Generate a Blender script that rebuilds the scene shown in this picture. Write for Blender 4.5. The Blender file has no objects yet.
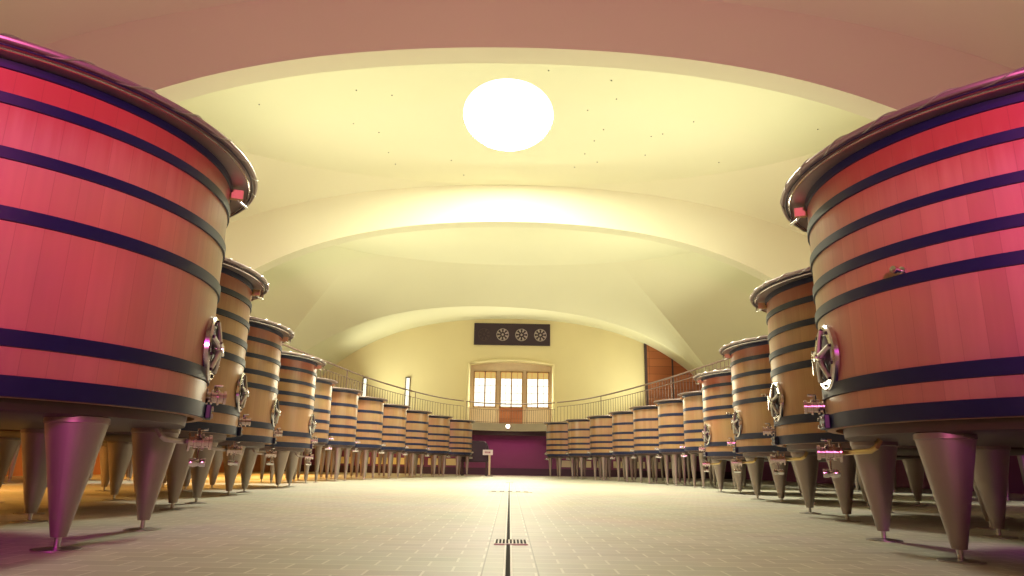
import bpy, math, random
from mathutils import Vector, Matrix
random.seed(7)
PI = math.pi
S = bpy.context.scene
COL = S.collection
R_ = math.radians

# ------------------------------------------------------------------ materials
def nm(name):
    m = bpy.data.materials.new(name); m.use_nodes = True
    nt = m.node_tree; b = nt.nodes['Principled BSDF']
    return m, nt, b
def N(nt, t, **kw):
    n = nt.nodes.new(t)
    for k, v in kw.items(): setattr(n, k, v)
    return n
def mix(nt, fac, a, b, mode='MIX'):
    n = N(nt, 'ShaderNodeMix', data_type='RGBA', blend_type=mode)
    for sock, v in ((n.inputs[0], fac), (n.inputs[6], a), (n.inputs[7], b)):
        if hasattr(v, 'is_linked') or isinstance(v, bpy.types.NodeSocket): nt.links.new(v, sock)
        elif isinstance(v, (int, float)): sock.default_value = v
        else: sock.default_value = (*v, 1)
    return n.outputs[2]
def math_(nt, op, a, b=None):
    n = N(nt, 'ShaderNodeMath', operation=op)
    for i, v in enumerate((a, b)):
        if v is None: continue
        if isinstance(v, bpy.types.NodeSocket): nt.links.new(v, n.inputs[i])
        else: n.inputs[i].default_value = v
    return n.outputs[0]
def plain(name, col, rough=.5, metal=0., noise=0., scale=8., bump=0.):
    m, nt, b = nm(name)
    b.inputs['Roughness'].default_value = rough; b.inputs['Metallic'].default_value = metal
    tc = N(nt, 'ShaderNodeTexCoord'); nz = N(nt, 'ShaderNodeTexNoise')
    nz.inputs['Scale'].default_value = scale; nz.inputs['Detail'].default_value = 4
    nt.links.new(tc.outputs['Object'], nz.inputs['Vector'])
    dark = tuple(c * (1 - noise) for c in col)
    nt.links.new(mix(nt, nz.outputs['Fac'], dark, tuple(min(1, c * (1 + noise * .5)) for c in col)), b.inputs['Base Color'])
    if bump:
        bp = N(nt, 'ShaderNodeBump'); bp.inputs['Strength'].default_value = bump
        nt.links.new(nz.outputs['Fac'], bp.inputs['Height']); nt.links.new(bp.outputs[0], b.inputs['Normal'])
    return m
def emit(name, col, s):
    m = bpy.data.materials.new(name); m.use_nodes = True; nt = m.node_tree
    nt.nodes.clear(); o = N(nt, 'ShaderNodeOutputMaterial'); e = N(nt, 'ShaderNodeEmission')
    e.inputs[0].default_value = (*col, 1); e.inputs[1].default_value = s
    nt.links.new(e.outputs[0], o.inputs[0]); return m
def wood_staves(name, n_staves, c1, c2, red_top=False):
    m, nt, b = nm(name)
    tc = N(nt, 'ShaderNodeTexCoord'); sx = N(nt, 'ShaderNodeSeparateXYZ'); nt.links.new(tc.outputs['Object'], sx.inputs[0])
    ang = math_(nt, 'ARCTAN2', sx.outputs[1], sx.outputs[0])
    u = math_(nt, 'MULTIPLY', math_(nt, 'ADD', ang, PI), n_staves / (2 * PI))
    idx = math_(nt, 'FLOOR', u); fr = math_(nt, 'FRACT', u)
    oi = N(nt, 'ShaderNodeObjectInfo')
    wn = N(nt, 'ShaderNodeTexWhiteNoise', noise_dimensions='2D')
    cb = N(nt, 'ShaderNodeCombineXYZ'); nt.links.new(idx, cb.inputs[0]); nt.links.new(oi.outputs['Random'], cb.inputs[1])
    nt.links.new(cb.outputs[0], wn.inputs['Vector'])
    # long vertical grain
    mp = N(nt, 'ShaderNodeMapping'); mp.inputs['Scale'].default_value = (22, 22, 1.3)
    nt.links.new(tc.outputs['Object'], mp.inputs[0])
    gr = N(nt, 'ShaderNodeTexNoise'); gr.inputs['Scale'].default_value = 1.0; gr.inputs['Detail'].default_value = 6
    nt.links.new(mp.outputs[0], gr.inputs['Vector'])
    bl = N(nt, 'ShaderNodeTexNoise'); bl.inputs['Scale'].default_value = 1.7; bl.inputs['Detail'].default_value = 3
    nt.links.new(tc.outputs['Object'], bl.inputs['Vector'])
    c = mix(nt, wn.outputs['Value'], c1, c2)
    c = mix(nt, math_(nt, 'MULTIPLY', gr.outputs['Fac'], .55), c, tuple(x * .55 for x in c1), 'MIX')
    c = mix(nt, .35, c, bl.outputs['Color'], 'SOFT_LIGHT')
    if red_top:      # red-brown stave heads, ragged lower edge
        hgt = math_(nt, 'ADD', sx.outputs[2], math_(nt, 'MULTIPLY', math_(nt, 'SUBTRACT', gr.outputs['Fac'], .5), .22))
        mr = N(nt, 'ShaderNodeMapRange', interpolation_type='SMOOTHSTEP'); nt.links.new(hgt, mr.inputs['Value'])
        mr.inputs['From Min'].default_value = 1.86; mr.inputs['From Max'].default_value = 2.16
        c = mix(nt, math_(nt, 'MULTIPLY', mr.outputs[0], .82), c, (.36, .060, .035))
    # thin joint between staves
    d = math_(nt, 'ABSOLUTE', math_(nt, 'SUBTRACT', fr, .5))
    j = math_(nt, 'GREATER_THAN', d, .487)
    c = mix(nt, math_(nt, 'MULTIPLY', j, .28), c, (.10, .045, .02))
    nt.links.new(c, b.inputs['Base Color']); b.inputs['Roughness'].default_value = .34
    b.inputs['Specular IOR Level'].default_value = .55
    return m
def floor_mat():
    m, nt, b = nm('floor_tiles')
    tc = N(nt, 'ShaderNodeTexCoord'); br = N(nt, 'ShaderNodeTexBrick')
    br.inputs['Scale'].default_value = 1; br.inputs['Brick Width'].default_value = .235; br.inputs['Row Height'].default_value = .15
    br.inputs['Mortar Size'].default_value = .006; br.inputs['Mortar Smooth'].default_value = .2
    br.inputs['Color1'].default_value = (.54, .51, .42, 1); br.inputs['Color2'].default_value = (.46, .43, .35, 1)
    br.inputs['Mortar'].default_value = (.70, .67, .56, 1)
    nt.links.new(tc.outputs['Object'], br.inputs['Vector'])
    nz = N(nt, 'ShaderNodeTexNoise'); nz.inputs['Scale'].default_value = .9; nz.inputs['Detail'].default_value = 5
    nt.links.new(tc.outputs['Object'], nz.inputs['Vector'])
    c = mix(nt, .3, br.outputs['Color'], nz.outputs['Color'], 'SOFT_LIGHT')
    # border joints that run beside the drain channel
    sx = N(nt, 'ShaderNodeSeparateXYZ'); nt.links.new(tc.outputs['Object'], sx.inputs[0])
    ax = math_(nt, 'ABSOLUTE', math_(nt, 'ABSOLUTE', math_(nt, 'SUBTRACT', sx.outputs[0], 0.01)))
    jj = math_(nt, 'LESS_THAN', math_(nt, 'ABSOLUTE', math_(nt, 'SUBTRACT', ax, .118)), .0035)
    c = mix(nt, math_(nt, 'MULTIPLY', jj, .6), c, (.16, .14, .10))
    nt.links.new(c, b.inputs['Base Color']); b.inputs['Roughness'].default_value = .5
    bp = N(nt, 'ShaderNodeBump'); bp.inputs['Strength'].default_value = .12; bp.inputs['Distance'].default_value = .004
    nt.links.new(br.outputs['Fac'], bp.inputs['Height']); bp.invert = True
    nt.links.new(bp.outputs[0], b.inputs['Normal'])
    return m
def planks(name, c1, c2, w, h):
    m, nt, b = nm(name)
    tc = N(nt, 'ShaderNodeTexCoord'); mp = N(nt, 'ShaderNodeMapping'); mp.inputs['Rotation'].default_value = (PI / 2, 0, 0)
    nt.links.new(tc.outputs['Object'], mp.inputs[0])
    br = N(nt, 'ShaderNodeTexBrick'); br.offset = 0
    br.inputs['Scale'].default_value = 1; br.inputs['Brick Width'].default_value = w; br.inputs['Row Height'].default_value = h
    br.inputs['Mortar Size'].default_value = .008
    br.inputs['Color1'].default_value = (*c1, 1); br.inputs['Color2'].default_value = (*c2, 1); br.inputs['Mortar'].default_value = (.06, .02, .01, 1)
    nt.links.new(mp.outputs[0], br.inputs['Vector']); nt.links.new(br.outputs['Color'], b.inputs['Base Color'])
    b.inputs['Roughness'].default_value = .5
    return m

M = {}
M['wall'] = plain('cream_plaster', (.74, .66, .40), .85, 0, .06, .6)
M['vault'] = plain('vault_plaster', (.70, .68, .50), .85, 0, .04, .5)
M['floor'] = floor_mat()
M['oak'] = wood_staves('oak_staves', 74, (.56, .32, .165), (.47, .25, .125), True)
M['oak_small'] = wood_staves('oak_staves_fine', 52, (.44, .25, .125), (.36, .19, .09))
M['hoop'] = plain('painted_hoop_steel', (.006, .013, .055), .45, .0, .2, 20)
M['steel'] = plain('brushed_steel', (.60, .57, .55), .36, 1, .12, 14)
M['leg'] = plain('satin_leg_steel', (.37, .31, .28), .46, .75, .12, 6)
M['dish'] = plain('base_dish_steel', (.13, .09, .09), .45, .8, .15, 8)
M['gutter'] = plain('gutter_steel', (.42, .34, .34), .42, .8, .15, 10)
M['chrome'] = plain('polished_steel', (.78, .76, .78), .16, 1, .05, 10)
M['copper'] = plain('rosy_polished_fitting', (.74, .60, .60), .2, 1, .1, 10)
M['brass'] = plain('brass_pipe', (.66, .48, .22), .28, 1, .1, 10)
M['block'] = plain('timber_block', (.70, .46, .22), .6, 0, .15, 20)
M['black'] = plain('black_rubber', (.015, .013, .016), .5, 0, .1, 10)
M['pit'] = plain('drain_pit', (.02, .02, .018), 1, 0, .1, 10)
M['drain'] = plain('drain_steel', (.84, .82, .74), .6, .1, .1, 10)
M['dark'] = plain('dark_paint', (.028, .012, .026), .5, .1, .2, 10)
M['rail'] = plain('rail_metal', (.23, .15, .12), .45, .3, .1, 10)
M['deck'] = plain('gallery_concrete', (.46, .41, .32), .8, 0, .1, 2)
M['joist'] = plain('dark_joists', (.06, .035, .04), .6, 0, .1, 5)
M['skirt'] = plain('dark_skirting', (.06, .02, .045), .6, 0, .1, 4)
M['frame'] = plain('window_timber', (.42, .25, .11), .5, 0, .15, 8)
M['panel'] = plain('painted_panel', (.70, .56, .40), .6, 0, .1, 5)
M['plank'] = planks('timber_boards', (.42, .14, .05), (.33, .10, .035), 1.3, .42)
M['sky'] = emit('sky_glass', (1.0, 1.0, .88), 9)
M['day'] = emit('daylit_glass', (1.0, .98, .80), 3.2)
M['amber'] = emit('amber_lit_glass', (1.0, .62, .18), 1.5)
M['slit'] = emit('slit_glass', (1, .98, .74), 3.4)
M['lamp'] = emit('bulkhead_lamp', (1, .93, .75), 14)
M['plum'] = plain('plum_paint_shade', (.20, .045, .13), .7, 0, .1, 3)  # plum wall colour with the dark of the shade mixed in
M['terra'] = plain('terracotta_boards', (.42, .16, .06), .6, 0, .2, 3)
M['lowlit'] = plain('lit_cream_panel', (.80, .66, .36), .6, 0, .05, 5)
M['plate'] = plain('white_plate', (.82, .74, .76), .4, 0, .05, 5)
M['print'] = plain('plate_print', (.35, .12, .2), .5, 0, .05, 5)
M['fan'] = plain('pale_fan_metal', (.42, .36, .36), .4, .4, .1, 5)

# ------------------------------------------------------------------ mesh helpers
class MB:
    def __init__(s): s.v = []; s.f = []
    def add(s, vs, fs, mat=None):
        o = len(s.v)
        s.v += [tuple(mat @ Vector(v)) if mat else tuple(v) for v in vs]
        s.f += [tuple(i + o for i in f) for f in fs]; return s
    def box(s, x0, x1, y0, y1, z0, z1, mat=None):
        vs = [(x, y, z) for z in (z0, z1) for y in (y0, y1) for x in (x0, x1)]
        return s.add(vs, [(0, 2, 3, 1), (4, 5, 7, 6), (0, 1, 5, 4), (2, 6, 7, 3), (0, 4, 6, 2), (1, 3, 7, 5)], mat)
    def lathe(s, prof, n=48, closed=False, mat=None, cap=True):
        """prof: list of (r, z) from bottom up on the outside"""
        vs = []; fs = []; k = len(prof)
        for i in range(n):
            a = 2 * PI * i / n; c, d = math.cos(a), math.sin(a)
            vs += [(r * c, r * d, z) for r, z in prof]
        for i in range(n):
            j = (i + 1) % n
            for q in range(k if closed else k - 1):
                w = (q + 1) % k
                fs.append((i * k + q, j * k + q, j * k + w, i * k + w))
        if not closed and cap:
            if prof[0][0] > 1e-6: fs.append(tuple(i * k for i in reversed(range(n))))
            if prof[-1][0] > 1e-6: fs.append(tuple(i * k + k - 1 for i in range(n)))
        return s.add(vs, fs, mat)
    def torus(s, R, r, n=64, m=10, mat=None):
        return s.lathe([(R + r * math.cos(2 * PI * q / m), r * math.sin(2 * PI * q / m)) for q in range(m)], n, True, mat)
    def tube(s, pts, r, n=8, closed=False):
        pts = [Vector(p) for p in pts]; vs = []; fs = []; L = len(pts)
        rs = r if isinstance(r, (list, tuple)) else [r] * L
        up = Vector((0, 0, 1))
        for i, p in enumerate(pts):
            if closed: t = pts[(i + 1) % L] - pts[i - 1]
            else: t = pts[min(i + 1, L - 1)] - pts[max(i - 1, 0)]
            t.normalize()
            u = up if abs(t.z) < .95 else Vector((1, 0, 0))
            a = t.cross(u).normalized(); b = t.cross(a)
            vs += [tuple(p + (a * math.cos(2 * PI * q / n) + b * math.sin(2 * PI * q / n)) * rs[i]) for q in range(n)]
        for i in range(L if closed else L - 1):
            j = (i + 1) % L
            for q in range(n):
                w = (q + 1) % n
                fs.append((i * n + q, i * n + w, j * n + w, j * n + q))
        if not closed:
            fs.append(tuple(range(n))); fs.append(tuple((L - 1) * n + q for q in reversed(range(n))))
        return s.add(vs, fs)
    def build(s, name, mat, parent=None, angle=35, bevel=0):
        me = bpy.data.meshes.new(name); me.from_pydata(s.v, [], s.f); me.update()
        import bmesh
        bm = bmesh.new(); bm.from_mesh(me); bmesh.ops.remove_doubles(bm, verts=bm.verts, dist=1e-6)
        bmesh.ops.recalc_face_normals(bm, faces=bm.faces); bm.to_mesh(me); bm.free()
        for p in me.polygons: p.use_smooth = True
        me.set_sharp_from_angle(angle=R_(angle))
        me.materials.append(mat)
        o = bpy.data.objects.new(name, me); COL.objects.link(o)
        if parent: o.parent = parent
        if bevel:
            b = o.modifiers.new('bevel', 'BEVEL'); b.width = bevel; b.segments = 2; b.limit_method = 'ANGLE'
        return o
def tag(o, label=None, cat=None, group=None, kind=None):
    if label: o['label'] = label
    if cat: o['category'] = cat
    if group: o['group'] = group
    if kind: o['kind'] = kind
    return o
def empty(name, loc=(0, 0, 0), rz=0):
    o = bpy.data.objects.new(name, None); COL.objects.link(o); o.location = loc; o.rotation_euler = (0, 0, rz)
    o.empty_display_size = .2
    return o
def copy_tree(o, parent=None):
    c = o.copy(); COL.objects.link(c)
    if parent: c.parent = parent
    for ch in list(o.children): copy_tree(ch, c)
    return c
def T(x, y, z, ax=None, ang=0):
    m = Matrix.Translation((x, y, z))
    return m @ Matrix.Rotation(ang, 4, ax) if ax else m
def radial(ang, r, z):
    """frame at angle ang, radius r, height z: local Z points outward, local Y points up"""
    n = Vector((math.cos(ang), math.sin(ang), 0)); t = Vector((-math.sin(ang), math.cos(ang), 0)); up = Vector((0, 0, 1))
    m = Matrix((t, up, n)).transposed().to_4x4(); m.translation = n * r + up * z
    return m

# ------------------------------------------------------------------ the vats
TOP = 2.28
def make_vat(name, R, zb, hoops, big, sgn, leg0=30):
    """axis on local Z, door towards local +X; sgn = +1 fittings on the +angle side, -1 on the other"""
    root = empty(name)
    seg = 128 if big else 72
    H = TOP - zb
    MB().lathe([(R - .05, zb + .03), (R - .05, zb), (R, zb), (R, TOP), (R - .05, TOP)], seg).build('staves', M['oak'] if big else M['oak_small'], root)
    th = .012 if big else .009
    for f0, f1 in hoops:  # first span is a plain dark band right under the rim
        z1 = TOP - f0 * H; z0 = TOP - f1 * H
        h = MB().lathe([(R - .004, z0), (R + th, z0 + .004), (R + th, z1 - .004), (R - .004, z1)], seg, True).build('hoop', M['hoop'], root)
    # rim: a sloping steel gutter with a rolled bead
    ov = .158 if big else .115
    MB().lathe([(R - .03, TOP), (R + .012, TOP - .004), (R + ov - .01, TOP + .012), (R + ov, TOP + .024), (R + ov - .012, TOP + .03),
                (R + ov - .02, TOP + .022), (R + .012, TOP + .010), (R - .03, TOP + .014)], seg, True).build('rim_gutter', M['gutter'], root)
    MB().torus(R + ov - .004, .016 if big else .012, seg, 10, T(0, 0, TOP + .026)).build('rim_bead', M['gutter'], root)
    if big:
        pts = []; nt_ = 300
        for i in range(nt_):
            a = 2 * PI * i / nt_; w = 30 * a
            rr = R + ov - .006 + .020 * math.cos(w)
            pts.append((rr * math.cos(a), rr * math.sin(a), TOP + .028 + .020 * math.sin(w)))
        MB().tube(pts, .004, 5, True).build('rim_cord', M['steel'], root)
        MB().torus(R + ov - .045, .007, seg, 6, T(0, 0, TOP - .006)).build('rim_wire', M['chrome'], root)
        MB().torus(R + ov - .022, .004, seg, 6, T(0, 0, TOP + .004)).build('rim_seam', M['hoop'], root)
    lid_h = .10 if big else .02
    MB().lathe([(0, TOP + .02 + lid_h), (R * .25, TOP + .02 + lid_h), (R - .03, TOP + .015), (R - .03, TOP - .02), (0, TOP - .02)], 64).build('lid', M['steel'], root)
    # steel base dish
    MB().lathe([(0, zb - .062), (R * .90, zb - .062), (R * .925, zb - .05), (R * .93, zb - .0), (R * .93, zb + .01), (0, zb + .01)], seg).build('base_dish', M['dish'], root)
    # six cone legs
    nl = 6; rl = 1.10 if big else .74
    r_top, r_bot = (.142, .036) if big else (.082, .030)
    zt = zb - .055
    for k in range(nl):
        a = R_(leg0 + 60 * k); x, y = rl * math.cos(a), rl * math.sin(a)
        lg = MB().lathe([(0, .06), (r_bot, .06), (r_top, zt - .035), (r_top + .006, zt - .03), (r_top + .006, zt), (0, zt)], 28, mat=T(x, y, 0)).build('leg', M['leg'], root)
        MB().lathe([(0, .008), (.015, .008), (.015, .07), (0, .07)], 12, mat=T(x, y, 0)).build('foot_bolt', M['steel'], lg)
        pr = .11 if big else .06
        MB().lathe([(0, 0), (pr, 0), (pr, .006), (pr * .45, .014), (0, .014)], 24, mat=T(x, y, 0)).build('foot_plate', M['steel'], lg)
    # bracket under the rim: timber block, bent steel arm
    a = R_(4) if sgn > 0 else -R_(13)
    fr = radial(a, R, TOP - .055)
    s = 1.0 if big else .8
    bk = MB().box(-.024 * s, .024 * s, -.035 * s, .030 * s, 0, .085 * s, fr).build('rim_bracket', M['block'], root, bevel=.004)
    p = lambda x, y, z: fr @ Vector((x * s, y * s, z * s))
    MB().tube([p(0, -.03, .05), p(.03 * sgn, -.045, .07), p(.16 * sgn, -.03, .11), p(.24 * sgn, .04, .10)], .009 * s, 8).build('bracket_arm', M['chrome'], bk)
    # outlet valves: an upper one through the staves, a lower one on a bent pipe from the base
    def valve(ang, r0, z, L, r, parent, nm_, mat):
        f = radial(ang, r0, z)
        prof = [(0, 0), (r * 1.25, 0), (r * 1.25, .012), (r * .7, .014), (r * .7, L * .22), (r * 1.1, L * .24), (r * 1.1, L * .34), (r * .8, L * .36),
                (r * .8, L * .55), (r * 1.15, L * .57), (r * 1.15, L * .66), (r * .75, L * .68), (r * .75, L * .85), (r * 1.0, L * .87), (r * 1.0, L), (0, L)]
        v = MB().lathe(prof, 20, mat=f).build(nm_, mat, parent)
        q = lambda x, y, z_: f @ Vector((x, y, z_))
        MB().tube([q(0, r * .8, L * .45), q(0, r * 1.6, L * .45)], r * .28, 8).build('valve_stem', M['chrome'], v)
        MB().tube([q(0, r * 1.6, L * .36), q(0, r * 1.65, L * .56), q(0, r * 1.7, L * .8)], r * .2, 6).build('valve_lever', M['chrome'], v)
        return v
    if big:
        av = sgn * R_(12)
        valve(av, R + .005, zb + .155, .125, .045, root, 'outlet_valve', M['copper'])
        f = radial(av, 0, 0); q = lambda x, y, z_: f @ Vector((x, y, z_))
        pipe = MB().tube([q(-.30 * sgn, zb - .07, R * .80), q(-.30 * sgn, zb - .115, R * .82), q(-.27 * sgn, zb - .135, R * .84), q(-.15 * sgn, zb - .14, R * .90), q(0, zb - .14, R * .93), q(0, zb - .14, R - .06)], .017, 10).build('drain_pipe', M['brass'] if sgn < 0 else M['gutter'], root)
        valve(av, R - .07, zb - .14, .145, .048, pipe, 'drain_valve', M['copper'])
        MB().tube([q(0, zb - .16, R + .0), q(0, zb - .27, R + .0)], .006, 6).build('sample_line', M['chrome'], root)
        fb = radial(av, R - .05, zb - .27)
        MB().lathe([(0, 0), (.022, 0), (.03, .03), (.022, .06), (.028, .07), (.028, .1), (0, .1)], 16, mat=fb).build('sample_tap', M['chrome'], root)
        # black bolted lug that closes the lowest hoop
        fl = radial(sgn * R_(6), R + .01, zb + .04)
        lug = MB().box(-.10, .10, -.04, .05, 0, .035, fl).build('hoop_lug', M['hoop'], root, bevel=.006)
        for x in (-.07, .07):
            for y in (-.018, .028):
                MB().lathe([(0, 0), (.012, 0), (.012, .014), (0, .014)], 6, mat=fl @ T(x, y, .033)).build('lug_bolt', M['steel'], lug)
        # round door: flange ring, dark disc, spokes and central hand screw
        zc = zb + .437
        fd = radial(0, R - .006, zc)
        ro, ri = .208, .142
        ring = MB().lathe([(ri, .0), (ro, .0), (ro, .026), (ro - .012, .036), (ri + .012, .036), (ri, .026)], 48, True, fd).build('door_ring', M['chrome'], root)
        MB().lathe([(0, .0), (ri + .004, .0), (ri + .004, .022), (0, .028)], 40, mat=fd).build('door_plate', M['dark'], ring)
        for k in range(5):
            aa = R_(90 + 72 * k); c, d = math.cos(aa), math.sin(aa)
            P = [fd @ Vector((c * t, d * t, z)) for t, z in ((.02, .062), (.09, .054), (ri + .03, .040))]
            MB().tube(P, [.020, .016, .014], 8).build('spoke', M['steel'], ring)
        for k in range(10):
            aa = R_(18 + 36 * k)
            MB().lathe([(0, 0), (.011, 0), (.011, .012), (0, .012)], 6, mat=fd @ T(.175 * math.cos(aa), .175 * math.sin(aa), .034)).build('ring_bolt', M['dark'], ring)
        MB().lathe([(0, .03), (.036, .03), (.036, .072), (.024, .078), (.024, .090), (0, .094)], 20, mat=fd).build('hand_screw', M['chrome'], ring)
        MB().tube([fd @ Vector((-.07, .03, .080)), fd @ Vector((.07, -.03, .080))], .010, 8).build('screw_handle', M['chrome'], ring)
        MB().tube([fd @ Vector((.23 * sgn, -.08, .03)), fd @ Vector((.23 * sgn, .08, .03))], .018, 10).build('door_hinge', M['chrome'], ring)
        # small sampling tap higher up on the side towards the room's near end
        ft = radial(-sgn * R_(33), R, zb + .502 * H)
        if sgn < 0: MB().lathe([(0, 0), (.024, 0), (.024, .01), (.012, .012), (.012, .05), (.02, .052), (.02, .075), (0, .078)], 14, mat=ft).build('tasting_tap', M['chrome'], root)
    else:
        av = sgn * R_(14)
        valve(av, R + .004, zb + .10, .13, .030, root, 'outlet_valve', M['chrome'])
        valve(av, R * .95, zb - .12, .15, .034, root, 'drain_valve', M['chrome'])
    return root

HB = [(.0, .037), (.118, .158), (.258, .298), (.393, .437), (.507, .553), (.825, .880), (.942, 1.0)]
HB_L = [(.0, .032), (.105, .143), (.273, .313), (.452, .498), (.808, .860), (.938, 1.0)]
HS = [(.0, .045), (.240, .297), (.465, .521), (.635, .690), (.790, .845), (.93, 1.0)]
RB, RS, ZB, ZS = 1.345, .92, .694, .894
LV = [(-3.225, 4.075), (-4.12, 7.01), (-4.73, 10.00), (-5.05, 13.14), (-5.14, 16.51), (-4.99, 18.77), (-4.71, 21.08), (-4.36, 23.47), (-3.90, 25.88), (-3.32, 28.33), (-2.55, 30.72)]
RV = [(3.335, 4.185), (4.11, 7.18), (4.83, 10.85), (5.31, 14.39), (5.35, 18.05), (5.15, 20.23), (4.82, 22.45), (4.46, 24.64), (3.92, 26.82), (3.27, 29.00), (2.50, 31.14)]
LA = [16, 13, 10, 7, -2, -6, -9, -13, -18, -24, -30]          # where each door and valve looks, degrees
RA = [171, 174, 178, 182, 182, 186, 189, 193, 198, 204, 210]
big_L0 = make_vat('oak_vat', RB, ZB, HB_L, True, 1, 21)
big_L = make_vat('oak_vat', RB, ZB, HB, True, 1)
big_R = make_vat('oak_vat', RB, ZB, HB, True, -1)
sm_L = make_vat('oak_vat', RS, ZS, HS, False, 1)
sm_R = make_vat('oak_vat', RS, ZS, HS, False, -1)
LABL = ['huge magenta-lit oak vat nearest on the left, cut off by the left edge',
        'big oak vat directly behind the huge magenta-lit one in the left row',
        'big oak vat with round steel door in the left row, third from the near end',
        'last of four big oak vats on the left, before the smaller ones',
        'small oak vat on the left half hidden behind the last big left vat',
        'second small oak vat of the left row, counted from the big vats',
        'third small oak vat of the left row, below the short lit wall slit',
        'fourth small oak vat of the left row, left of the tall lit slit',
        'fifth small oak vat of the left row, right of the tall lit slit',
        'next to last small oak vat at the far end of the left row',
        'farthest oak vat of the left row, beside the dark machine under the gallery']
LABR = ['huge orange-lit oak vat nearest on the right, cut off by the right edge',
        'big oak vat directly behind the huge nearest one in the right row',
        'big oak vat with round steel door in the right row, third from the near end',
        'last of four big oak vats on the right, before the smaller ones',
        'small pale oak vat on the right half hidden behind the last big right vat',
        'second small oak vat of the right row, below the timber panel',
        'third small oak vat of the right row, counted from the big vats',
        'middle one of the seven small oak vats in the right row',
        'fifth small oak vat of the right row, counted from the big vats',
        'next to last small oak vat at the far end of the right row',
        'farthest oak vat of the right row, beside the purple recess under the gallery']
first = {'L0': big_L0, 'L': big_L, 'R': big_R, 'l': sm_L, 'r': sm_R}; used = set()
def place(key, x, y, ang, label, group):
    o = first[key] if key not in used else copy_tree(first[key])
    used.add(key); o.location = (x, y, 0); o.rotation_euler = (0, 0, R_(ang))
    tag(o, label, 'vat', group); return o
for i in range(11):
    k = 'L0' if i == 0 else ('L' if i < 4 else 'l')
    place(k, *LV[i], LA[i], LABL[i], 'big oak vats lining the aisle' if i < 4 else 'small oak vats lining the aisle')
    place('R' if i < 4 else 'r', *RV[i], RA[i], LABR[i], 'big oak vats lining the aisle' if i < 4 else 'small oak vats lining the aisle')
place('l', -8.75, 13.3, 0, 'oak vat of the orange-lit left back row, seen between the nearest vat legs', 'oak vats of the back rows')
place('l', -8.80, 16.0, 0, 'oak vat of the orange-lit left back row, seen under the second big vat', 'oak vats of the back rows')
place('r', 8.80, 13.6, 180, 'oak vat of the dark right back row, seen between the nearest vat legs', 'oak vats of the back rows')
place('r', 8.80, 17.4, 180, 'oak vat of the dark right back row, seen under the second big vat', 'oak vats of the back rows')

# ------------------------------------------------------------------ shell: floor, walls, vaults
XW, YB, YN = 12.5, 38.2, -8.0
def struct(o, label=None, cat='structure'):
    tag(o, label, cat, kind='structure'); return o
struct(MB().box(-XW - .3, XW + .3, YN - .3, YB + .5, -.2, 0).build('floor', M['floor']), 'pale tiled cellar floor between the two rows of vats', 'floor')
def A(x):
    x = abs(x); return 8.11 - .0165 * x * x - 1.4e-4 * x ** 4
def B(x):
    x = abs(x); return 9.38 - .0125 * x * x - .6e-4 * x ** 4
RT = .54                                  # thickness of the arches
def rib(n, c, k, label, th=RT):
    """arch whose near face runs along y = c + k x"""
    xs = [-XW + 2 * XW * i / 100 for i in range(101)]
    vs = []; fs = []
    for x in xs:
        y = c + k * x
        vs += [(x, y, A(x)), (x, y + th, A(x)), (x, y + th, B(x) + .3), (x, y, B(x) + .3)]
    for i in range(100):
        p, q_ = i * 4, i * 4 + 4
        for q in range(4):
            w = (q + 1) % 4; fs.append((p + q, q_ + q, q_ + w, p + w))
    fs += [(0, 1, 2, 3), (403, 402, 401, 400)]
    struct(MB().add(vs, fs).build('trim_%d' % n, M['vault'], angle=40), label, 'arch')
Y1, Y2, Y3, K3, Y0 = 11.7, 21.4, 33.9, .19, 1.7
rib(1, Y1, 0, 'nearest plaster arch across the vault, its face tinted pink')
rib(2, Y2, 0, 'middle plaster arch across the vault, brightly lit at its crown')
rib(3, Y3, K3, 'farthest plaster arch framing the end wall', .22)
rib(4, Y0, 0, 'plaster arch overhead behind the camera')
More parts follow.
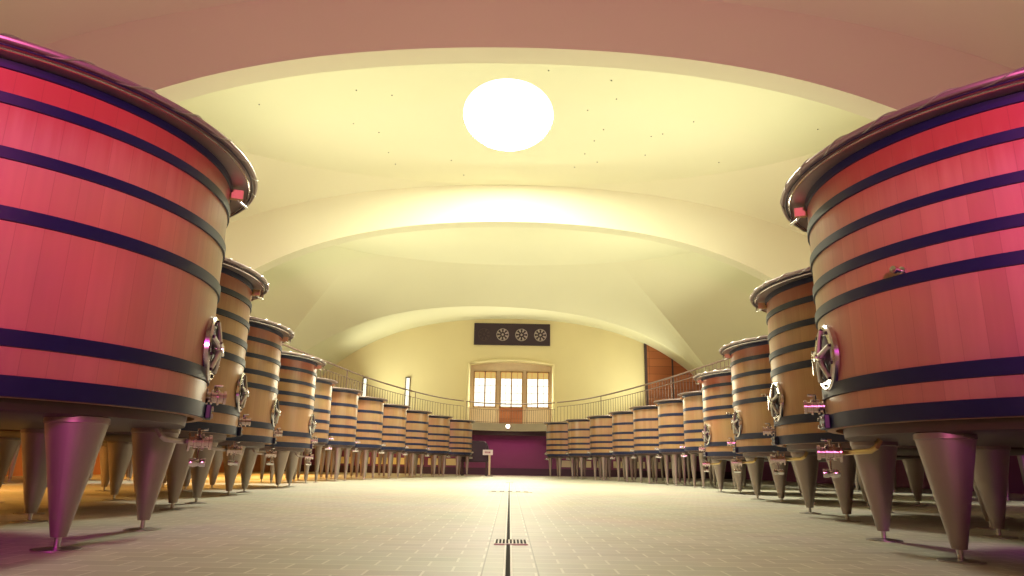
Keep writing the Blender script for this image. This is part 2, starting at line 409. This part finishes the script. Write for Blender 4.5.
def bay(y0, y1, k1, cy, a, b, zr, rise, hole, label, hx=0, hc=0, low_far=False):
    """vault between two arches: an oval shallow dome on sloping pendentives"""
    n = 144; angs = [2 * PI * i / n for i in range(n)]
    for sx in (1, -1):
        for yy in (y0, y1 + k1 * sx * XW):
            angs.append(math.atan2((yy - cy) / b, sx * XW / a) % (2 * PI))
    angs = sorted(set(round(q, 9) for q in angs)); n = len(angs)
    rings = [('d', k / 12) for k in range(13)] + [('p', k / 18) for k in range(1, 19)]
    vs = []; fs = []
    for kind, t in rings:
        for q in angs:
            c, d = math.cos(q), math.sin(q)
            if kind == 'd':
                ra, rb_ = (hole[0] + (a - hole[0]) * t, hole[1] + (b - hole[1]) * t) if hole else (a * t, b * t)
                x, y = hx * (1 - t) + ra * c, cy + hc * (1 - t) + rb_ * d
                z = zr + rise * max(0, 1 - (x / a) ** 2 - ((y - cy) / b) ** 2)
            else:
                X0, Y0_ = a * c, b * d
                k_ = 1e9
                if abs(X0) > 1e-9: k_ = min(k_, XW / abs(X0))
                if Y0_ - k1 * X0 > 1e-9: k_ = min(k_, (y1 - cy) / (Y0_ - k1 * X0))
                if Y0_ < -1e-9: k_ = min(k_, (cy - y0) / -Y0_)
                xe, ye = X0 * k_, Y0_ * k_
                x, y = X0 + (xe - X0) * t, Y0_ + (ye - Y0_) * t + cy
                e = B(xe)
                if low_far:      # the far edge comes down onto the arch's lower line
                    f_ = max(0, min(1, (ye + cy - y0) / (y1 + k1 * xe - y0)))
                    e = B(xe) + (A(xe) + .01 - B(xe)) * max(0, (f_ - .35) / .65) ** 1.5
                z = e + (zr - e) * (1 - (.85 * t + .15 * t * t))
            vs.append((x, y, z))
    for k in range(len(rings) - 1):
        for i in range(n):
            j = (i + 1) % n
            fs.append((k * n + i, k * n + j, (k + 1) * n + j, (k + 1) * n + i))
    o = MB().add(vs, fs).build('ceiling', M['vault'], angle=10)
    struct(o, label, 'ceiling'); return o
DZ, DR, DC, DA, DB = 9.37, .16, 16.82, 9.4, 4.56
SX, SY = -.19, 17.10
HXr, HYr = 1.20, 1.98
bay(Y1 + RT, Y2, 0, DC, DA, DB, DZ, DR, (HXr, HYr), 'shallow plaster dome with the round skylight', SX, SY - DC)
bay(Y2 + RT, Y3, K3, 26.45, 8.4, 4.5, DZ + .05, .10, None, 'second shallow plaster dome beyond the middle arch', low_far=True)
bay(Y0 + RT, Y1, 0, 6.97, 9.4, 4.70, DZ, DR, None, 'shaded plaster dome above the nearest vats')
bay(YN, Y0, 0, -3.15, 9.4, 4.8, DZ, DR, None, 'plaster dome behind the camera')
# last strip of vault before the end wall, a little higher than the arch
vs = []; fs = []
for i in range(81):
    x = -XW + 2 * XW * i / 80; ya = Y3 + K3 * x + .22
    for t, dz in ((0, .02), (.05, .24), (.5, .36), (1, .30)): vs.append((x, ya - .02 + (YB + .07 - ya) * t, A(x) + dz))
for i in range(80):
    for q in range(3): fs.append((i * 4 + q, i * 4 + 4 + q, i * 4 + 5 + q, i * 4 + 1 + q))
struct(MB().add(vs, fs).build('ceiling', M['vault']), 'low strip of vault over the end wall', 'ceiling')
def dome_z(x, y):
    return DZ + DR * max(0, 1 - (x / DA) ** 2 - ((y - DC) / DB) ** 2)
# skylight: rounded shaft, then the bright glass
hx, hy = HXr, HYr
n = 64; vs = []; fs = []
for i in range(n):
    a = 2 * PI * i / n; x, y = SX + hx * math.cos(a), SY + hy * math.sin(a)
    vs += [(x, y, dome_z(x, y) - .004), (x, y, 10.1)]
for i in range(n):
    j = (i + 1) % n; fs.append((2 * i, 2 * j, 2 * j + 1, 2 * i + 1))
sk = MB().add(vs, fs).build('window_1', M['vault']); struct(sk, 'oval skylight glowing white in the vault', 'skylight')
MB().add([(SX + hx * math.cos(2 * PI * i / n), SY + hy * math.sin(2 * PI * i / n), 9.66) for i in range(n)], [tuple(range(n))]).build('skylight_glass', M['sky'], sk)
# tiny fixing points on the skylight dome
DOTS = [(-6.03, 14.9), (-3.61, 14.25), (-2.84, 14.47), (-4.02, 15.85), (-3.47, 16.31), (-3.41, 17.42), (-1.75, 17.85), (-1.46, 18.74), (-3.33, 18.1), (0.69, 13.31), (2.08, 13.67),
        (2.31, 14.48), (1.71, 15.04), (2.21, 15.99), (2.05, 16.6), (1.88, 17.34), (2.27, 17.8), (1.68, 18.14), (3.46, 16.28), (3.72, 16.13), (3.5, 17.32), (4.33, 15.46), (5.56, 17.6), (7.4, 15.6)]
fx = None
for x, y in DOTS:
    if fx is None:
        fx = MB().lathe([(0, -.02), (.014, -.02), (.019, 0), (.019, .02), (0, .02)], 10).build('ceiling_anchor', M['black']); o = fx
    else:
        o = fx.copy(); COL.objects.link(o)
    x, y = x * 1.105, y * 1.105
    o.location = (x, y, dome_z(x, y) + .004)
    tag(o, 'tiny dark anchor point dotted over the pale skylight dome', 'anchor', 'anchor points on the skylight dome')

# side walls, near wall
for sx, nme in ((-1, 'left'), (1, 'right')):
    x0, x1 = sorted((sx * XW, sx * (XW + .3)))
    struct(MB().box(x0, x1, YN, YB, 0, 6.3).build('wall_' + nme, M['wall']), 'plaster wall at the %s behind the vats' % nme, 'wall')
struct(MB().box(-XW, XW, YN - .3, YN, 0, 9.8).build('wall_near', M['wall']), 'plaster wall behind the camera', 'wall')
# end wall with the door niche opening
NX, NZ0, NZ1 = 2.24, 2.58, 5.82
def arch_top(x): return 5.82 + .20 * (1 - (x / NX) ** 2)
def endwall():
    mb = MB(); xs = [-XW + i * (XW - NX) / 30 for i in range(31)] + [-NX + 2 * NX * i / 24 for i in range(1, 24)] + [NX + i * (XW - NX) / 30 for i in range(31)]
    for a, b in zip(xs[:-1], xs[1:]):
        inside = abs((a + b) / 2) < NX
        spans = [(0, NZ0), (None, 9.0)] if inside else [(0, 9.0)]
        for lo, hi in spans:
            za, zb_ = (arch_top(a), arch_top(b)) if lo is None else (lo, lo)
            vs = [(a, YB, za), (b, YB, zb_), (b, YB, hi), (a, YB, hi), (a, YB + .5, za), (b, YB + .5, zb_), (b, YB + .5, hi), (a, YB + .5, hi)]
            fs = [(0, 1, 2, 3), (4, 7, 6, 5), (0, 4, 5, 1)]
            mb.add(vs, fs)
    for s in (-NX, NX):
        mb.add([(s, YB, NZ0), (s, YB + .5, NZ0), (s, YB + .5, NZ1), (s, YB, NZ1)], [(0, 1, 2, 3)])
    return mb
struct(endwall().build('wall_back', M['wall']), 'cream end wall above and below the gallery', 'wall')
struct(MB().box(-XW, XW, YB - .03, YB, .36, 2.1).build('trim_10', M['plum']), 'plum end wall under the gallery, partly shade put into the colour', 'wall')
struct(MB().box(XW - .03, XW, YN, YB, 0, 2.36).build('trim_11', M['plum']), 'lower right wall behind the vats, shade put into its plum colour', 'wall')  # dark colour stands for the shade behind the right vats
struct(MB().box(-XW, -XW + .03, YN, YB, 0, 2.36).build('trim_12', M['terra']), 'orange-brown boarded wainscot behind the left row of vats', 'wall')
for sx in (-1, 1):
    for k in range(7):
        x = sx * (3.0 + .95 * k)
        lw = MB().box(x - .36, x + .36, YB - .08, YB - .03, .46, .80).build('lit_opening_panel', M['panel'] if sx > 0 else M['lowlit'])  # pale colour stands for lit low openings in the end wall
        struct(lw, 'pale panel standing for a lit low opening between vat legs on the ' + ('left', 'right')[sx > 0], 'panel')
# moulding round the niche
pts = [(-NX - .09, YB - .02, NZ0), (-NX - .09, YB - .02, NZ1 + .05)] + [(x, YB - .02, arch_top(x) + .09) for x in [-NX + 2 * NX * i / 16 for i in range(1, 16)]] + [(NX + .09, YB - .02, NZ1 + .05), (NX + .09, YB - .02, NZ0)]
struct(MB().tube(pts, .07, 8).build('trim_5', M['wall']), 'pale moulding round the window niche', 'moulding')
struct(MB().box(-XW, XW, YB - .06, YB, 0, .36).build('baseboard_back', M['skirt']), 'dark purple skirting along the end wall', 'baseboard')

# three glazed door-windows in the niche
struct(MB().box(-NX, NX, YB + .36, YB + .46, NZ0, 6.05).build('trim_6', M['panel']), 'painted infill behind the glazed doors of the niche', 'panel')
for i, xc in enumerate((-1.42, .03, 1.47)):
    w, z0, z1 = .635, 3.53, 5.53; yf = YB + .30
    o = empty('window_%d' % (i + 2), (xc, yf, 0))
    struct(o, ['left', 'middle', 'right'][i] + ' glazed window of the arched niche, flooded with daylight', 'window')
    fr = MB()
    for x in (-w, -.035, w - .07): fr.box(x, x + .07, -.02, .07, z0, z1)
    for z in (z0, z1 - .07): fr.box(-w, w, -.02, .07, z, z + .07)
    fr.build('window_frame', M['frame'], o)
    mt = MB()
    for s in (-1, 1):
        mt.box(s * w / 2 - .008, s * w / 2 + .008, .0, .05, z0, z1)
    for k in range(1, 5): mt.box(-w, w, .0, .05, z0 + (z1 - z0) * k / 5 - .008, z0 + (z1 - z0) * k / 5 + .008)
    mt.build('muntins', M['frame'], o)
    zs = z0 + (z1 - z0) * .8
    MB().box(-w + .02, w - .02, .03, .04, z0 + .02, zs).build('pane', M['day'], o)
    tag(MB().box(-w + .02, w - .02, .03, .04, zs, z1 - .02).build('pane', M['amber'], o), 'amber top panes')
    MB().box(-w, w, -.01, .05, NZ0, z0).build('lower_panel', M['plank'] if i == 1 else M['panel'], o)

# two lit slits in the end wall, left of the niche
for i, (x, z0, z1, w) in enumerate(((-5.60, 3.0, 5.02, .085), (-7.93, 3.0, 4.95, .075))):
    o = empty('window_%d' % (i + 5), (x, YB, 0)); struct(o, ['tall', 'short'][i] + ' narrow lit slit window left of the niche', 'window')
    f = MB(); f.box(-w - .05, -w, -.09, 0, z0, z1 + .06); f.box(w, w + .03, -.05, 0, z0, z1 + .06); f.box(-w - .05, w + .03, -.09, 0, z1, z1 + .06)
    f.build('window_frame', M['joist'], o)
    MB().box(-w, w, -.03, 0, z0, z1).build('pane', M['slit'], o)

# timber panel doors on the right of the end wall
o = empty('door_1', (8.85, YB, 0)); struct(o, 'tall brown timber panelled door behind the far right arch', 'door')
MB().box(-1.42, -.08, -.10, 0, 2.58, 8.0).build('door_leaf', M['plank'], o)
MB().box(.0, 1.6, -.10, 0, 2.58, 7.5).build('door_leaf', M['plank'], o)
MB().box(-1.55, -1.42, -.14, 0, 2.58, 8.0).build('door_frame', M['joist'], o)
MB().box(-.08, .0, -.12, 0, 2.58, 7.9).build('door_frame', M['joist'], o)

# fan louvre panel over the niche
lv = empty('fan_panel', (.02, YB, 0)); tag(lv, 'long dark panel with four round fans high on the end wall', 'fan panel')
MB().box(-2.10, 2.10, -.10, 0, 6.92, 8.13).build('panel', M['dark'], lv, bevel=.01)
for k, x in enumerate((-1.54, -.52, .52, 1.56)):
    base = Matrix.Translation((x, -.10, 7.50)) @ Matrix.Rotation(PI / 2, 4, 'X')
    fn = MB().torus(.33, .018, 32, 6, base).build('fan', M['joist'] if k == 0 else M['fan'], lv)
    bl = MB()
    for q in range(8):
        a = 2 * PI * q / 8 + .2
        c, d = math.cos(a), math.sin(a); c2, d2 = math.cos(a + .36), math.sin(a + .36)
        vs = [(c * .15, d * .15, .012), (c * .31, d * .31, .012), (c2 * .31, d2 * .31, .035), (c2 * .15, d2 * .15, .022)]
        vs += [(p_[0], p_[1], p_[2] + .012) for p_ in vs]
        bl.add(vs, [(0, 1, 2, 3), (7, 6, 5, 4), (0, 4, 5, 1), (1, 5, 6, 2), (2, 6, 7, 3), (3, 7, 4, 0)], base)
    bl.build('fan_blades', M['joist'] if k == 0 else M['fan'], fn)
    MB().lathe([(0, .0), (.06, .0), (.06, .05), (0, .06)], 16, mat=base).build('fan_hub', M['joist'] if k == 0 else M['fan'], fn)

# ------------------------------------------------------------------ gallery deck and railings
RL = [(-4.9, 1.0), (-5.25, 4.0), (-5.95, 7.0), (-6.55, 10.0), (-6.85, 13.2), (-6.62, 16.5), (-6.30, 19.6), (-5.98, 22.4), (-5.45, 26.6), (-4.60, 30.5), (-3.42, 34.1), (-2.35, 35.75)]
RR = [(4.95, 1.0), (5.35, 4.0), (5.95, 7.0), (6.60, 10.5), (7.0, 14.2), (6.75, 17.5), (6.39, 20.3), (6.10, 22.3), (5.76, 24.6), (5.20, 27.6), (4.25, 31.6), (3.30, 34.2), (2.35, 35.75)]
CT = [(-2.24, 35.90), (-1.6, 36.55), (-.8, 36.95), (0, 37.05), (.8, 36.9), (1.6, 36.4), (2.24, 35.90)]
def spline(P, step):
    P = [Vector((x, y, 0)) for x, y in P]; out = []
    Q = [2 * P[0] - P[1]] + P + [2 * P[-1] - P[-2]]
    for i in range(1, len(Q) - 2):
        for k in range(24):
            t = k / 24; a, b, c, d = Q[i - 1], Q[i], Q[i + 1], Q[i + 2]
            out.append(.5 * (2 * b + (c - a) * t + (2 * a - 5 * b + 4 * c - d) * t * t + (3 * b - a - 3 * c + d) * t ** 3))
    out.append(P[-1])
    res = [out[0]]; acc = 0
    for a, b in zip(out[:-1], out[1:]):
        seg = (b - a).length; pos = 0
        while acc + seg - pos >= step:
            pos += step - acc; acc = 0
            res.append(a.lerp(b, pos / seg))
        acc += seg - pos
    if (res[-1] - out[-1]).length > step * .3: res.append(out[-1])
    return res
DT = 2.58
def deck(name, inner, outer_fn, z0, z1, label):
    mb = MB()
    ins = [Vector((p.x, p.y, 0)) for p in inner]; outs = [outer_fn(p) for p in ins]
    for i in range(len(ins) - 1):
        a, b, c, d = ins[i], ins[i + 1], outs[i + 1], outs[i]
        q = [(a.x, a.y), (b.x, b.y), (c.x, c.y), (d.x, d.y)]
        vs = [(x, y, z0) for x, y in q] + [(x, y, z1) for x, y in q]
        fs = [(3, 2, 1, 0), (4, 5, 6, 7), (0, 1, 5, 4), (2, 3, 7, 6)]
        if i == 0: fs.append((0, 4, 7, 3))
        if i == len(ins) - 2: fs.append((1, 2, 6, 5))
        mb.add(vs, fs)
    o = mb.build(name, M['deck']); struct(o, label, 'gallery'); return o
def shift(P, d):      # push a run of points outward so that the deck edge runs a hand beyond the rail
    return P
spL, spR, spC = spline(RL, .5), spline(RR, .5), spline(CT, .25)
deck('gallery_floor', spL, lambda p: Vector((-XW, p.y, 0)), DT - .20, DT, 'gallery floor slab above the left row of vats')
deck('gallery_floor', spR, lambda p: Vector((XW, p.y, 0)), DT - .20, DT, 'gallery floor slab above the right row of vats')
deck('gallery_floor', spC, lambda p: Vector((p.x * 1.0, YB, 0)), DT - .20, DT, 'gallery floor slab in front of the niche')
for s, nme in ((-1, 'left'), (1, 'right')):
    x0, x1 = sorted((s * 2.35, s * XW))
    struct(MB().box(x0, x1, 35.7, YB, DT - .20, DT).build('gallery_floor', M['deck']), 'gallery floor slab along the end wall at the ' + nme, 'gallery')
# deep front beam and joists under the centre
bm_ = MB(); nrm = []
for a, b in zip(spC[:-1], spC[1:]):
    vs = [(a.x, a.y - .06, DT - .36), (b.x, b.y - .06, DT - .36), (b.x, b.y - .06, DT + .03), (a.x, a.y - .06, DT + .03), (a.x, a.y + .12, DT - .36), (b.x, b.y + .12, DT - .36), (b.x, b.y + .12, DT + .03), (a.x, a.y + .12, DT + .03)]
    bm_.add(vs, [(0, 1, 2, 3), (5, 4, 7, 6), (0, 4, 5, 1), (3, 2, 6, 7)])
struct(bm_.build('trim_7', M['deck']), 'pale curved edge beam of the gallery below the niche', 'beam')
jo = MB()
for k in range(13):
    x = -2.22 + .37 * k; jo.box(x - .05, x + .05, 37.2, YB, DT - .50, DT - .2)
struct(jo.build('trim_8', M['joist']), 'dark joists under the gallery below the niche', 'joists')
struct(MB().box(-2.6, 2.6, 37.18, 37.38, DT - .56, DT - .2).build('trim_9', M['joist']), 'dark cross beam under the gallery', 'beam')

HR = 3.62
def railing(name, P, step, zmid, label, full=0, skip=0):
    root = empty(name, (0, 0, 0)); tag(root, label, 'railing', 'gallery railings')
    pts = spline(P, .4)
    MB().tube([(p.x, p.y, HR) for p in pts], .030, 8).build('handrail', M['rail'], root)
    MB().tube([(p.x, p.y, zmid) for p in pts], .014, 6).build('middle_rail', M['rail'], root)
    MB().tube([(p.x, p.y, DT + .08) for p in pts], .012, 6).build('bottom_rail', M['rail'], root)
    bal = spline(P, step)
    me = None
    for i, p in enumerate(bal[skip:]):
        post = (i % 27 == 0)
        r, z1 = (.020, HR) if post else (.010, HR if full and p.y < full else zmid)
        o = MB().lathe([(0, DT), (r, DT), (r, z1), (0, z1)], 6, mat=T(p.x, p.y, 0)).build('post' if post else 'baluster', M['rail'], root)
    return root
railing('gallery_railing', RL[3:], .27, 3.36, 'curved metal gallery railing above the left row of vats')
railing('gallery_railing', RR[3:], .27, 3.40, 'curved metal gallery railing above the right row of vats', 27.0)
railing('gallery_railing', CT, .13, 3.30, 'short curved gallery railing in front of the three bright windows')

# bulkhead lamp on the edge beam
lp = empty('bulkhead_lamp', (-.12, 37.03 - .07, 2.46)); tag(lp, 'small glowing lamp on the gallery edge below the middle window', 'lamp')
MB().lathe([(0, 0), (.13, 0), (.13, .04), (0, .04)], 24, mat=Matrix.Rotation(PI / 2, 4, 'X') @ T(0, 0, -.01)).build('lamp_base', M['steel'], lp)
MB().lathe([(0, .10), (.05, .09), (.09, .06), (.10, .03), (0, .03)], 24, mat=Matrix.Rotation(PI / 2, 4, 'X')).build('lamp_glass', M['lamp'], lp)

# dark machine with a white plate, under the gallery at the left
mc = empty('receiving_machine', (-1.55, 34.0, 0)); tag(mc, 'dark rounded machine standing under the gallery behind the farthest left vat', 'machine')
prof = [(-.75, .62), (.55, .62), (.55, 1.25), (.48, 1.48), (.34, 1.58), (-.42, 1.58), (-.62, 1.48), (-.75, 1.2)]
k = len(prof)
vs = [(x, -.45, z) for x, z in prof] + [(x, .45, z) for x, z in prof]
MB().add(vs, [tuple(range(k)), tuple(reversed(range(k, 2 * k)))] + [(i, (i + 1) % k, (i + 1) % k + k, i + k) for i in range(k)]).build('hopper', M['dark'], mc, bevel=.03)
for x in (-.66, .46):
    for y in (-.38, .38):
        MB().box(x - .03, x + .03, y - .03, y + .03, .06, .64).build('leg', M['joist'], mc)
        MB().lathe([(0, -.025), (.06, -.025), (.06, .025), (0, .025)], 16, mat=T(x, y, .06) @ Matrix.Rotation(PI / 2, 4, 'X')).build('wheel', M['black'], mc)
st = empty('sign_stand', (-.93, 33.3, 0)); tag(st, 'pinkish post carrying a small white notice plate beside the dark machine', 'sign')
MB().box(-.045, .045, -.02, .02, .02, 1.0).build('post', M['panel'], st)
MB().box(-.16, .16, -.14, .14, 0, .025).build('base', M['joist'], st)
pl = MB().box(-.32, .15, -.045, -.02, .94, 1.18).build('plate', M['plate'], st, bevel=.004)
# the blurred dark marks on the plate
pm = MB()
for x0, x1 in ((-.22, -.18), (-.16, -.12), (-.10, -.05), (-.03, .03)): pm.box(x0, x1, -.05, -.044, 1.02, 1.10)
pm.build('lettering', M['print'], pl)

# ------------------------------------------------------------------ floor drain
dr = empty('slot_drain', (0, 0, 0)); tag(dr, 'long steel slot drain running down the middle of the floor', 'drain')
SEG = [(1.0, 4.205), (4.455, 12.735), (12.965, 20.345)]
ch = MB(); sl_ = MB()
for p0, p1 in SEG:
    ch.box(-.020, -.010, p0, p1, 0, .004); ch.box(.010, .020, p0, p1, 0, .004); sl_.box(-.010, .010, p0, p1, 0, .0035)
ch.build('steel_edge', M['drain'], dr); sl_.build('slot', M['pit'], dr)
def grate(y, w, d, n_, label):
    o = empty('drain_grate', (.015, y, 0)); tag(o, label, 'grate')
    MB().box(-w / 2, w / 2, -d / 2, d / 2, 0, .007).build('frame_plate', M['drain'], o)
    sl = MB()
    for i in range(n_):
        x = -w / 2 + w * (i + .75) / (n_ + .5); sl.box(x - w * .27 / n_, x + w * .27 / n_, -d * .40, d * .40, .006, .010)
    sl.build('slots', M['pit'], o)
grate(4.33, .195, .24, 9, 'square steel drain grate with dark slots, nearest in the floor')
grate(12.85, .78, .22, 5, 'wide thin steel drain grate crossing the channel farther back')
grate(20.5, .22, .3, 5, 'small steel drain plate at the far end of the channel')

# ------------------------------------------------------------------ light
def area(name, loc, size, col, e, tgt=None, rot=None, sy=None, shape='RECTANGLE', spread=None):
    l = bpy.data.lights.new(name, 'AREA'); l.energy = e; l.color = col; l.shape = shape; l.size = size
    l.size_y = sy or size
    if spread: l.spread = R_(spread)
    o = bpy.data.objects.new(name, l); COL.objects.link(o); o.location = loc
    if tgt: o.rotation_euler = (Vector(tgt) - Vector(loc)).to_track_quat('-Z', 'Y').to_euler()
    elif rot: o.rotation_euler = rot
    return o
def spot(name, loc, tgt, col, e, ang, blend=.6, size=.25):
    l = bpy.data.lights.new(name, 'SPOT'); l.energy = e; l.color = col; l.spot_size = R_(ang); l.spot_blend = blend; l.shadow_soft_size = size
    o = bpy.data.objects.new(name, l); COL.objects.link(o); o.location = loc
    o.rotation_euler = (Vector(tgt) - Vector(loc)).to_track_quat('-Z', 'Y').to_euler(); return o
KEY = (1.0, .99, .69)
area('daylight_skylight', (SX, SY, 9.63), 2.2, (1.0, .98, .76), 3800, rot=(0, 0, 0), sy=3.7, shape='ELLIPSE')
# added, unseen fill lights above the gallery that wash the vaults
for x in (-7.2, 7.2):
    for y, e in ((6, 60), (16.5, 560), (26.5, 820), (36.3, 410)):
        area('vault_fill', (x, y, 2.8), 1.2, KEY, e, tgt=(x * .12, y, 9.4), sy=3, spread=130)
area('niche_daylight', (0, YB + .2, 4.5), 4.0, (1.0, .95, .68), 800, tgt=(0, 20, 2.0), sy=1.9)
# added magenta and rose fills behind the camera, standing for a colour tint
spot('magenta_tint_fill', (-1.6, -3.5, 3.0), (-3.6, 3.4, 1.7), (1, .03, .72), 1750, 46)
spot('magenta_tint_fill', (2.2, -3.5, 3.0), (3.75, 2.8, 1.75), (1, .04, .95), 2500, 33)
spot('rose_tint_fill', (0, -4.5, 2.0), (0, 10.5, 8.8), (1, .20, .52), 6500, 82)
# orange lamps under the left gallery, magenta under the centre
for y in (5.5, 9.5, 19, 23, 27): 
    area('under_gallery_lamp', (-8.2, y + .2, 2.3), .8, (1, .46, .08), 300, rot=(0, 0, 0), sy=2)
area('under_gallery_lamp', (-6.5, 36.6, 2.3), 3, (1, .60, .14), 90, rot=(0, 0, 0), sy=.5)
area('recess_lamp', (0, 37.5, 1.9), 3.0, (1, .10, .55), 26, rot=(0, 0, 0), sy=.4)
area('recess_lamp', (6.0, 36.6, 2.3), 4, (1, .9, .6), 12, rot=(0, 0, 0), sy=.5)

w = bpy.data.worlds.new('world'); S.world = w; w.use_nodes = True
bg = w.node_tree.nodes['Background']; bg.inputs[0].default_value = (.8, .85, 1, 1); bg.inputs[1].default_value = .6

# ------------------------------------------------------------------ camera
cam = bpy.data.cameras.new('camera'); co = bpy.data.objects.new('camera', cam); COL.objects.link(co)
cam.sensor_width = 36; cam.lens = 700 / 1024 * 36; cam.clip_end = 200
co.matrix_world = Matrix.Translation((0, 0, .43)) @ Matrix.Rotation(.000806, 4, 'Z') @ Matrix.Rotation(PI / 2 + .250145, 4, 'X') @ Matrix.Rotation(.01707, 4, 'Z')
S.camera = co
S.view_settings.view_transform = 'Standard'; S.view_settings.look = 'None'
S.view_settings.exposure = -1.0; S.view_settings.gamma = 1; S.view_settings.use_curve_mapping = False
S.cycles.use_denoising = True; S.cycles.max_bounces = 8; S.cycles.diffuse_bounces = 5
S.cycles.sample_clamp_indirect = 6
